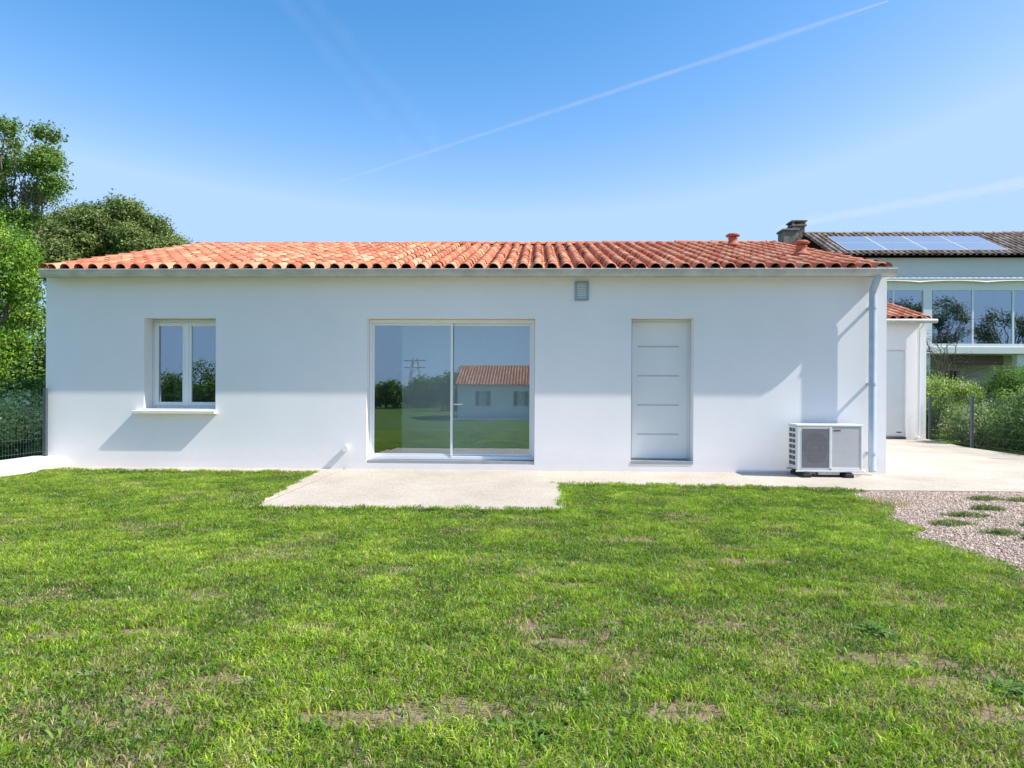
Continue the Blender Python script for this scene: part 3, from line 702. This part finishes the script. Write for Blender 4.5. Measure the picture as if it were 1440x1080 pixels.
MB().box(lx(12.4), lx(NX1), -.05, 2.5, 2.73, 3.0, .01).build('balcony_slab', M['wall_far'], nb)
MB().box(lx(16.3), lx(18.6), .5, .56, 2.3, 2.7).build('brown_blind', M['brown'], nb)
ver = MB(); posts = [12.45, 15.18, 17.09, 18.64, 20.2, 21.8, 23.4, 25.0, 26.6, 28.2, 29.8]
for x in posts[2:]: ver.box(lx(x)-.035, lx(x)+.035, 0.0, .08, 3.0, 5.3, .004)
ver.box(lx(15.18), lx(15.52), -.01, .1, 3.0, 5.3, .004); ver.box(lx(14.0), lx(14.06), 0, .08, 3.0, 5.3, .004)
ver.box(lx(12.4), lx(NX1), -.001, .081, 5.22, 5.63, .004); ver.box(lx(12.4), lx(NX1), -.002, .082, 3.0, 3.12, .004)
vero = ver.build('veranda_frame', M['pvc'], nb)
edges = [12.45, 14.03, 15.18]; edges2 = [15.52]+posts[2:]
for ed in (edges, edges2):
    for xa, xb in zip(ed[:-1], ed[1:]): MB().box(lx(xa)+.04, lx(xb)-.04, .035, .045, 3.12, 5.22).build('pane', M['glass_ver'], vero)
# curtains and a door in the veranda's back wall
for xa, xb in ((16.1, 16.9), (18.2, 19.4), (13, 14.9), (21, 22)): MB().box(lx(xa), lx(xb), 2.40, 2.49, 3.02, 5.0).build('inner_door', M['acdark'], nb)
# rolled awning strip with a scalloped lower edge
V = []; F = []; n = 160
for i in range(n+1):
    x = 12.4+(NX1-12.4)*i/n; ph = ((x-12.4) % 2.55)/2.55; z = 5.50+.07*abs(math.sin(math.pi*ph))**.6
    V += [(lx(x), -.16, 5.66-.04), (lx(x), -.22, z), (lx(x), -.19, z-.01), (lx(x), -.02, 5.69)]
for i in range(n):
    for k in range(3): F.append((i*4+k, i*4+k+1, (i+1)*4+k+1, (i+1)*4+k))
MB().add(V, F).build('awning', M['sill'], nb, fix=False)
MB().tube([(lx(12.4), -.16, 5.66), (lx(NX1), -.16, 5.66)], .05, 10).build('awning_roller', M['pvc'], nb)
nroof = tile_slope('roof', lx(12.45)-.95, lx(NX1), -.35, 6.55, 2.95, .5, M['tile_old'], nb, period=.24, course=.42, seg=8, seed=12, amp=.07)
nroof2 = tile_slope('roof', lx(12.45)-.95, lx(NX1), 5.5, 6.55, 2.95, .5, M['tile_old'], nb, period=.24, course=.42, seg=8, seed=13, amp=.07, back=True)
MB().add([(lx(11.5), -.3, 6.53), (lx(NX1), -.3, 6.53), (lx(NX1), 2.6, 8.0), (lx(11.5), 2.6, 8.0), (lx(11.5), 5.4, 6.53), (lx(NX1), 5.4, 6.53)], [(0, 1, 2, 3), (3, 2, 5, 4)]).build('roof_deck', M['wood_dark'], nb, fix=False)
ridge_row('ridge_tiles', lx(11.5), lx(NX1), 2.6, 8.04, M['tile_old'], nroof, r=.11, step=.42)
MB().box(lx(10.67), lx(11.3), 2.7, 3.4, 6.5, 8.2, .02).box(lx(10.62), lx(11.35), 2.65, 3.45, 8.2, 8.29, .02).build('chimney', M['chim'], nb)
ch = MB().box(lx(11.16), lx(11.68), 2.9, 3.5, 6.5, 8.45, .02).box(lx(11.1), lx(11.74), 2.84, 3.56, 8.45, 8.52, .01)
for xx, yy in ((11.14, 2.88), (11.6, 2.88), (11.14, 3.42), (11.6, 3.42)): ch.box(lx(xx), lx(xx)+.09, yy, yy+.09, 8.52, 8.64)
ch.box(lx(11.08), lx(11.76), 2.82, 3.58, 8.64, 8.7, .01)
ch.build('chimney', M['chim'], nb)
# solar array: four columns, two rows
sa = empty('solar_array', (12.2, 17.45, 6.78)); tag(sa, 'blue solar panels in a white framed array on the neighbouring brown tiled roof', 'solar panels')
ang = math.atan(.5)
for i in range(4):
    for j in range(2):
        x0 = i*1.55; x1 = x0+1.52; s0 = j*1.06; s1 = s0+1.04
        f = lambda x, s, h: (x, s*math.cos(ang)-h*math.sin(ang), s*math.sin(ang)+h*math.cos(ang))
        def slab(x0, x1, s0, s1, h0, h1):
            return MB().add([f(x, s, h) for x in (x0, x1) for s in (s0, s1) for h in (h0, h1)], [(0, 1, 3, 2), (4, 6, 7, 5), (0, 4, 5, 1), (2, 3, 7, 6), (0, 2, 6, 4), (1, 5, 7, 3)])
        p = slab(x0, x1, s0, s1, 0, .04).build('solar_panel', M['pvc'], sa)
        slab(x0+.02, x1-.02, s0+.02, s1-.02, .041, .045).build('cell_sheet', M['solar'], p)

# ------------------------------------------------------------ trees and shrubs
def crown_mesh(name, blobs, leaf, pal, parent, seed, mat='leaf', flat=.0, dark=.0):
    """blobs: (cx,cy,cz, rx,ry,rz, n). Leaves gathered in small sprays all through each blob"""
    r = np.random.default_rng(seed); P = []; Cc = []; N = []
    pal = np.array(pal)
    for (cx, cy, cz, rx, ry, rz, n) in blobs:
        ns = max(4, n//14)
        u = r.normal(size=(ns, 3)); u /= np.linalg.norm(u, axis=1)[:, None]; rad = r.uniform(.45, 1.0, ns)**.6*(1+.12*r.normal(size=ns))
        sc = u*rad[:, None]*np.array([rx, ry, rz]) + np.array([cx, cy, cz])
        k = r.integers(0, ns, n); sp = leaf*2.4
        p = sc[k] + r.normal(size=(n, 3))*sp*np.array([1, 1, .75])
        P.append(p); tone = pal[np.clip((r.beta(2, 2, ns)*len(pal)).astype(int), 0, len(pal)-1)]*r.uniform(.75, 1.25, ns)[:, None]
        Cc.append(tone[k]*r.uniform(.8, 1.2, n)[:, None]); N.append(u[k])
    P = np.concatenate(P); Cc = np.concatenate(Cc); N = np.concatenate(N); n = len(P)
    nr = N*.8 + r.normal(size=(n, 3))*.7 + np.array([0, 0, .45]); nr /= np.linalg.norm(nr, axis=1)[:, None]
    a = np.cross(nr, r.normal(size=(n, 3))); a /= np.linalg.norm(a, axis=1)[:, None]; b = np.cross(nr, a)
    s = leaf*r.uniform(.6, 1.25, n)[:, None]
    # pointed leaf folded a little along its middle
    tip = P+a*s; tail = P-a*s; l = P+b*s*.5+nr*s*.12; rr = P-b*s*.5+nr*s*.12
    V = np.stack([tail, l, tip, rr], 1).reshape(-1, 3); i = np.arange(n)*4
    L = np.stack([i, i+1, i+2, i, i+2, i+3], 1).ravel()
    return np_mesh(name, V, L, np.full(2*n, 3), M[mat], parent, col=np.repeat(Cc, 4, axis=0))
def limbs(name, base, blobs, r0, mat, parent, seed, fork=.45, extra=0):
    rd = random.Random(seed); mb = MB(); base = Vector(base)
    top = Vector((sum(b[0] for b in blobs)/len(blobs), sum(b[1] for b in blobs)/len(blobs), max(b[2] for b in blobs)))
    fk = base.lerp(Vector((top.x*.5+base.x*.5, top.y*.5+base.y*.5, top.z)), fork)
    def wig(a, b, n, amp): return [a.lerp(b, i/n)+Vector((rd.gauss(0, amp), rd.gauss(0, amp), rd.gauss(0, amp*.4)))*(0 < i < n) for i in range(n+1)]
    tp = wig(base, fk, 5, r0*.25); mb.tube(tp, [r0*(1.25 if i == 0 else 1-.06*i) for i in range(6)], 9)
    for b in blobs:
        c = Vector(b[:3]); st = fk.lerp(base, rd.uniform(0, .35)) if rd.random() < .5 else fk
        pts = wig(st, c, 6, (c-st).length*.035); rr = r0*rd.uniform(.4, .62); mb.tube(pts, [rr*(1-.13*i) for i in range(7)], 6)
        for q in range(4+extra):
            d = Vector((rd.gauss(0, 1)*b[3], rd.gauss(0, 1)*b[4], rd.gauss(.3, .8)*b[5]))*.6; s0 = pts[rd.randint(3, 6)]
            mb.tube(wig(s0, c+d, 3, .05), [rr*.25, rr*.18, rr*.1, rr*.05], 5, False)
    return mb.build(name, M[mat], parent, fix=False)
def tree(name, loc, blobs, leaf, pal, r0, seed, label, cat='tree', mat='bark', group=None, fork=.45, part='crown', extra=0):
    e = empty(name, loc); tag(e, label, cat, group)
    crown_mesh(part, blobs, leaf, pal, e, seed)
    limbs('trunk' if cat == 'tree' else 'stem', (0, 0, -.05), blobs, r0, mat, e, seed, fork, extra)
    return e
def env(n, rx, ry, z0, z1, br, leaves, seed, dome=1.0):
    """n blobs filling an ellipsoidal crown envelope"""
    rd = random.Random(seed); out = []; cz = (z0+z1)/2; rz = (z1-z0)/2
    for i in range(n):
        while True:
            u = Vector((rd.uniform(-1, 1), rd.uniform(-1, 1), rd.uniform(-1, 1)))
            if .25 < u.length < 1: break
        u = u.normalized()*(u.length**.5); k = rd.uniform(.7, 1.25)*br
        out.append((u.x*(rx-br*.7), u.y*(ry-br*.7), cz+u.z*(rz-br*.6), k, k, k*.8, leaves//n))
    return out
BRIGHT = [(.06, .15, .02), (.13, .26, .03), (.22, .36, .04), (.34, .46, .07)]
PINE = [(.07, .12, .035), (.14, .19, .055), (.21, .26, .08), (.30, .34, .12)]
MIDG = [(.045, .10, .02), (.08, .16, .03), (.13, .23, .04), (.19, .29, .06)]
OLIVE = [(.06, .09, .035), (.10, .14, .05), (.16, .20, .09), (.22, .24, .13)]
tree('leafy_tree', (-11.35, 2.6, 0), env(30, 1.75, 1.9, .9, 5.0, .5, 52000, 3), .038, BRIGHT, .14, 3, 'bright green broadleaf tree rising against the left corner of the house')
# tall open tree: tufts at the ends of long limbs
tall = [(-16.6, 9.8, .38, .22), (-17.25, 9.65, .33, .2), (-16.75, 9.0, .36, .32), (-16.6, 8.5, .35, .3), (-16.0, 8.55, .38, .4), (-17.9, 8.7, .38, .4), (-16.95, 7.75, .5, .3), (-15.85, 7.85, .36, .25), (-17.8, 7.7, .5, .4), (-17.0, 6.9, .5, .3),
        (-16.3, 8.0, .22, .15), (-18.8, 8.3, .6, .5), (-18.6, 7.0, .8, .6), (-17.1, 9.2, .2, .15)]
tree('tall_tree', (-17.6, 12, 0), [(x+17.6, random.Random(i).uniform(-.7, .7), z, r*1.12, r, h*1.1, int(1800*r*h/.2)) for i, (x, z, r, h) in enumerate(tall)], .06, MIDG[1:]+[(.20, .30, .06), (.22, .26, .08)], .10, 5,
     'tall open tree with sparse leafy tufts above the others at the left edge', mat='bark_pink', fork=.6, extra=5)
# stone pine, broad dome
rd = random.Random(11); pb = []
for i in range(74):
    a = rd.uniform(0, 6.28); q = math.sqrt(rd.random()); x = q*math.cos(a)*4.9; y = q*math.sin(a)*3.8
    zt = 8.0+4.5*math.sqrt(max(0, 1-q*q))-rd.uniform(0, 2.2)*(1-q*.3); k = rd.uniform(.75, 1.2); pb.append((x, y, zt-.5, k, k, k*.7, 2300))
tree('stone_pine', (-25.9, 30, 0), pb, .09, PINE, .38, 6, 'broad domed dark olive green pine behind the left end of the roof', fork=.6)
# undergrowth beyond the left fence
for i, (x, y, h, pal, lab) in enumerate(((-8.6, .9, 1.25, [(.30, .36, .12), (.44, .50, .19), (.58, .60, .30), (.66, .60, .46)], 'grey green bush behind the mesh fence next to the house corner'), (-9.5, .3, 1.1, BRIGHT, 'bright green bush behind the mesh fence at the left frame edge'),
        (-9.6, 2.2, 1.5, MIDG, 'dark green bush under the bright leafy tree'), (-12.5, 1.0, 1.7, MIDG, 'dark bush below the bright leafy tree, far left'), (-11.2, 6.0, 2.6, MIDG, 'tall dark shrub deep behind the leafy tree'), (-14.5, 8, 3.4, MIDG, 'large dark shrub below the tall open tree'))):
    tree('bush', (x, y, 0), env(12, .85*h/1.3, .8*h/1.3, .05, h, .34*h/1.3, 9000, 20+i), .035 if h < 1.6 else .06, pal, .03, 20+i, lab, 'bush', part='foliage', group='bushes left of the house', fork=.25)
for i, (x, y, rx, h, pal, lab) in enumerate(((10.75, 8.6, 1.0, 1.75, [(.13, .21, .04), (.23, .32, .06), (.33, .42, .11), (.42, .46, .22)], 'light green loose bush next to the corner of the annex'),
        (11.9, 6.6, 1.2, 1.45, [(.09, .16, .03), (.16, .26, .05), (.25, .35, .09), (.48, .48, .38)], 'pale flecked bush behind the mesh fence at the right'),
        (12.9, 8.8, 1.4, 1.9, MIDG, 'dark green bush behind the fence, furthest right'), (11.2, 5.0, 1.1, 1.25, MIDG, 'low dark bush against the mesh fence near the right frame edge'),
        (12.6, 12.2, 1.6, 2.1, OLIVE, 'grey green shrub in front of the neighbouring two storey house'), (15.8, 12.0, 1.6, 2.15, BRIGHT, 'bright green shrub before the ground floor of the two storey house'),
        (13.4, 4.6, 1.7, 1.5, MIDG, 'broad bush beyond the fence just outside the right edge'),
        (10.5, 6.3, .75, .95, [(.12, .20, .05), (.20, .30, .08), (.30, .38, .14), (.5, .5, .42)], 'low pale flowering bush against the mesh fence between the two posts'),
        (10.6, 3.4, .9, 1.0, [(.09, .16, .04), (.16, .25, .07), (.24, .33, .11)], 'low green bush at the foot of the fence at the right frame edge'))):
    tree('bush', (x, y, 0), env(26, rx*1.15, rx*.9, -.15, h, .38, 26000, 40+i), .03, pal, .03, 40+i, lab, 'bush', part='foliage', group='bushes right of the driveway', fork=.2)
# bare climbing shrub with arching dark stems
bs = empty('bare_shrub', (12.6, 11.4, 0)); tag(bs, 'nearly leafless shrub with arching dark branches before the veranda', 'shrub')
mb = MB(); rd = random.Random(2)
for i in range(15):
    a = rd.uniform(0, 6.28); h = rd.uniform(1.7, 3.1); sp = rd.uniform(.3, 1.5); pts = []
    for k in range(9): t = k/8; pts.append((sp*math.cos(a)*t**1.4+rd.gauss(0, .02), sp*math.sin(a)*t**1.4, h*math.sin(t*rd.uniform(1.5, 1.75))))
    mb.tube(pts, [.022*(1-.1*k) for k in range(9)], 5, False)
    for q in range(5):
        p = Vector(pts[rd.randint(4, 8)]); mb.tube([p, p+Vector((rd.gauss(0, .25), rd.gauss(0, .2), rd.uniform(0, .4))), p+Vector((rd.gauss(0, .45), rd.gauss(0, .3), rd.uniform(.1, .6)))], [.008, .006, .003], 4, False)
mb.build('branches', M['twig'], bs, fix=False)

# ------------------------------------------------------------ what stands behind the camera (seen in the glass)
opp = empty('opposite_house', (1.35, -38, -.93)); tag(opp, 'white bungalow with tiled roof seen mirrored in the sliding door', 'house')
w = MB().box(-7.0, 8, -8, 0, 0, 2.5); w.add([(x, y, z) for x in (-7, 8) for y, z in ((0, 2.5), (-8, 2.5), (-4, 3.9))], [(0, 1, 2), (3, 5, 4)]); w.build('wall', M['wall'], opp, fix=False)
tile_slope('roof', -7.2, 8.2, .3, 2.45, 4.3, .35, M['tile'], opp, back=True, seg=8, seed=31); tile_slope('roof', -7.2, 8.2, -8.3, 2.45, 4.3, .35, M['tile'], opp, seg=8, seed=32)
for x in (-5.7, -3.0, 1.5):
    ow = MB().box(x+.28, x+.75, .0, .02, 1.0, 2.0).build('window', M['acgrey'], opp)
    for xs_ in (x-.02, x+.77): MB().box(xs_, xs_+.27, .003, .04, .98, 2.02).build('shutter', M['shutter'], ow)
MB().box(-7.3, 8.3, .3, .9, -.02, .12).build('kerb', M['sill'], opp)
rd = random.Random(31)
GRP = 'trees across the field seen in the glass'
for i in range(14):
    x = -44+i*4.0+rd.uniform(-1, 1); y = -62+rd.uniform(-6, 6); h = rd.uniform(2.2, 3.3)
    if i in (8, 9): h += .7
    tree('field_tree', (x, y, -1), env(12, 2.9, 2.2, .0, h, .8, 5200, 60+i), .16, MIDG, .16, 60+i, 'dark green tree in the row mirrored in the windows', group=GRP)
tree('field_tree', (-12.6, -14.5, -.2), env(14, 1.7, 1.4, .0, 2.35, .45, 9000, 90), .05, MIDG, .08, 90, 'green tree mirrored in the right pane of the small window')
for i, (x, y, h) in enumerate(((38, -28, 12), (44, -32, 13), (50, -30, 11.5))):
    tree('field_tree', (x, y, -1), env(16, 3.2, 3, 4, h, .9, 5000, 95+i), .13, OLIVE, .2, 95+i, 'tall open tree mirrored in the veranda glass', group=GRP, extra=6)
py = empty('pylon', (-15.8, -78, -1)); tag(py, 'lattice power pylon mirrored in the sliding door', 'pylon')
mb = MB()
for sx in (-1, 1):
    for sy in (-1, 1): mb.tube([(sx*1.1, sy*1.1, 0), (sx*.25, sy*.25, 6.2)], .05, 5)
for z in range(0, 6): 
    k = 1.1-.137*z; mb.tube([(-k, k, z), (k-.11, k, z+1)], .04, 4); mb.tube([(k, k, z), (-k+.11, k, z+1)], .04, 4)
for z in (4.9, 5.8): mb.box(-1.4, 1.4, -.05, .05, z, z+.1)
mb.build('lattice', M['steel'], py, fix=False)

# ------------------------------------------------------------ vapour trails high in the sky
def trailmat(name, dens, sc):
    m, n, l, b = newmat(name)
    tc = n.new('ShaderNodeTexCoord'); t = noise(n, l, sc, 5, .6, tc.outputs['Object']); r = ramp(n, l, t.outputs[0], [(.28, .35), (.7, 1.0)])
    lw = n.new('ShaderNodeLayerWeight'); lw.inputs[0].default_value = .5
    inv = n.new('ShaderNodeMath'); inv.operation = 'SUBTRACT'; inv.inputs[0].default_value = 1; l.new(lw.outputs['Facing'], inv.inputs[1])
    pw = n.new('ShaderNodeMath'); pw.operation = 'POWER'; pw.inputs[1].default_value = 1.8; l.new(inv.outputs[0], pw.inputs[0])
    mu = n.new('ShaderNodeMath'); mu.operation = 'MULTIPLY'; l.new(pw.outputs[0], mu.inputs[0]); l.new(r.outputs[0], mu.inputs[1])
    m2 = n.new('ShaderNodeMath'); m2.operation = 'MULTIPLY'; m2.inputs[1].default_value = dens; l.new(mu.outputs[0], m2.inputs[0])
    df = n.new('ShaderNodeBsdfDiffuse'); df.inputs[0].default_value = (.9, .9, .9, 1); tl = n.new('ShaderNodeBsdfTranslucent'); tl.inputs[0].default_value = (.9, .9, .9, 1)
    ad = n.new('ShaderNodeMixShader'); ad.inputs[0].default_value = .5; l.new(df.outputs[0], ad.inputs[1]); l.new(tl.outputs[0], ad.inputs[2])
    tr = n.new('ShaderNodeBsdfTransparent'); mx = n.new('ShaderNodeMixShader'); l.new(m2.outputs[0], mx.inputs[0]); l.new(tr.outputs[0], mx.inputs[1]); l.new(ad.outputs[0], mx.inputs[2])
    l.new(mx.outputs[0], n['Material Output'].inputs[0]); return m
for a, b, r1, r2, dens, sc, lab in (((-3640, 10515, 3000), (2681, 5395, 3000), 26, 34, .13, .0035, 'thin white vapour trail crossing the sky from lower left to upper right'),
        ((4400, 12900, 3000), (8900, 8000, 3000), 130, 170, .22, .0015, 'soft broad vapour trail low in the sky at the right'),
        ((-1950, 4700, 3000), (-1350, 8900, 3000), 120, 260, .06, .002, 'faint wispy streak high in the sky left of centre')):
    mb = MB(); A, B = Vector(a), Vector(b); n = 40; rdn = random.Random(int(r1))
    mb.tube([A.lerp(B, i/n) for i in range(n+1)], [(r1+(r2-r1)*i/n)*rdn.uniform(.85, 1.15)*min(1, .3+min(i, n-i)*.2) for i in range(n+1)], 24, False)
    o = mb.build('vapour_trail', trailmat('vapour', dens*1.15, sc), None, fix=False); tag(o, lab, 'vapour trail', kind='stuff'); o.visible_shadow = True
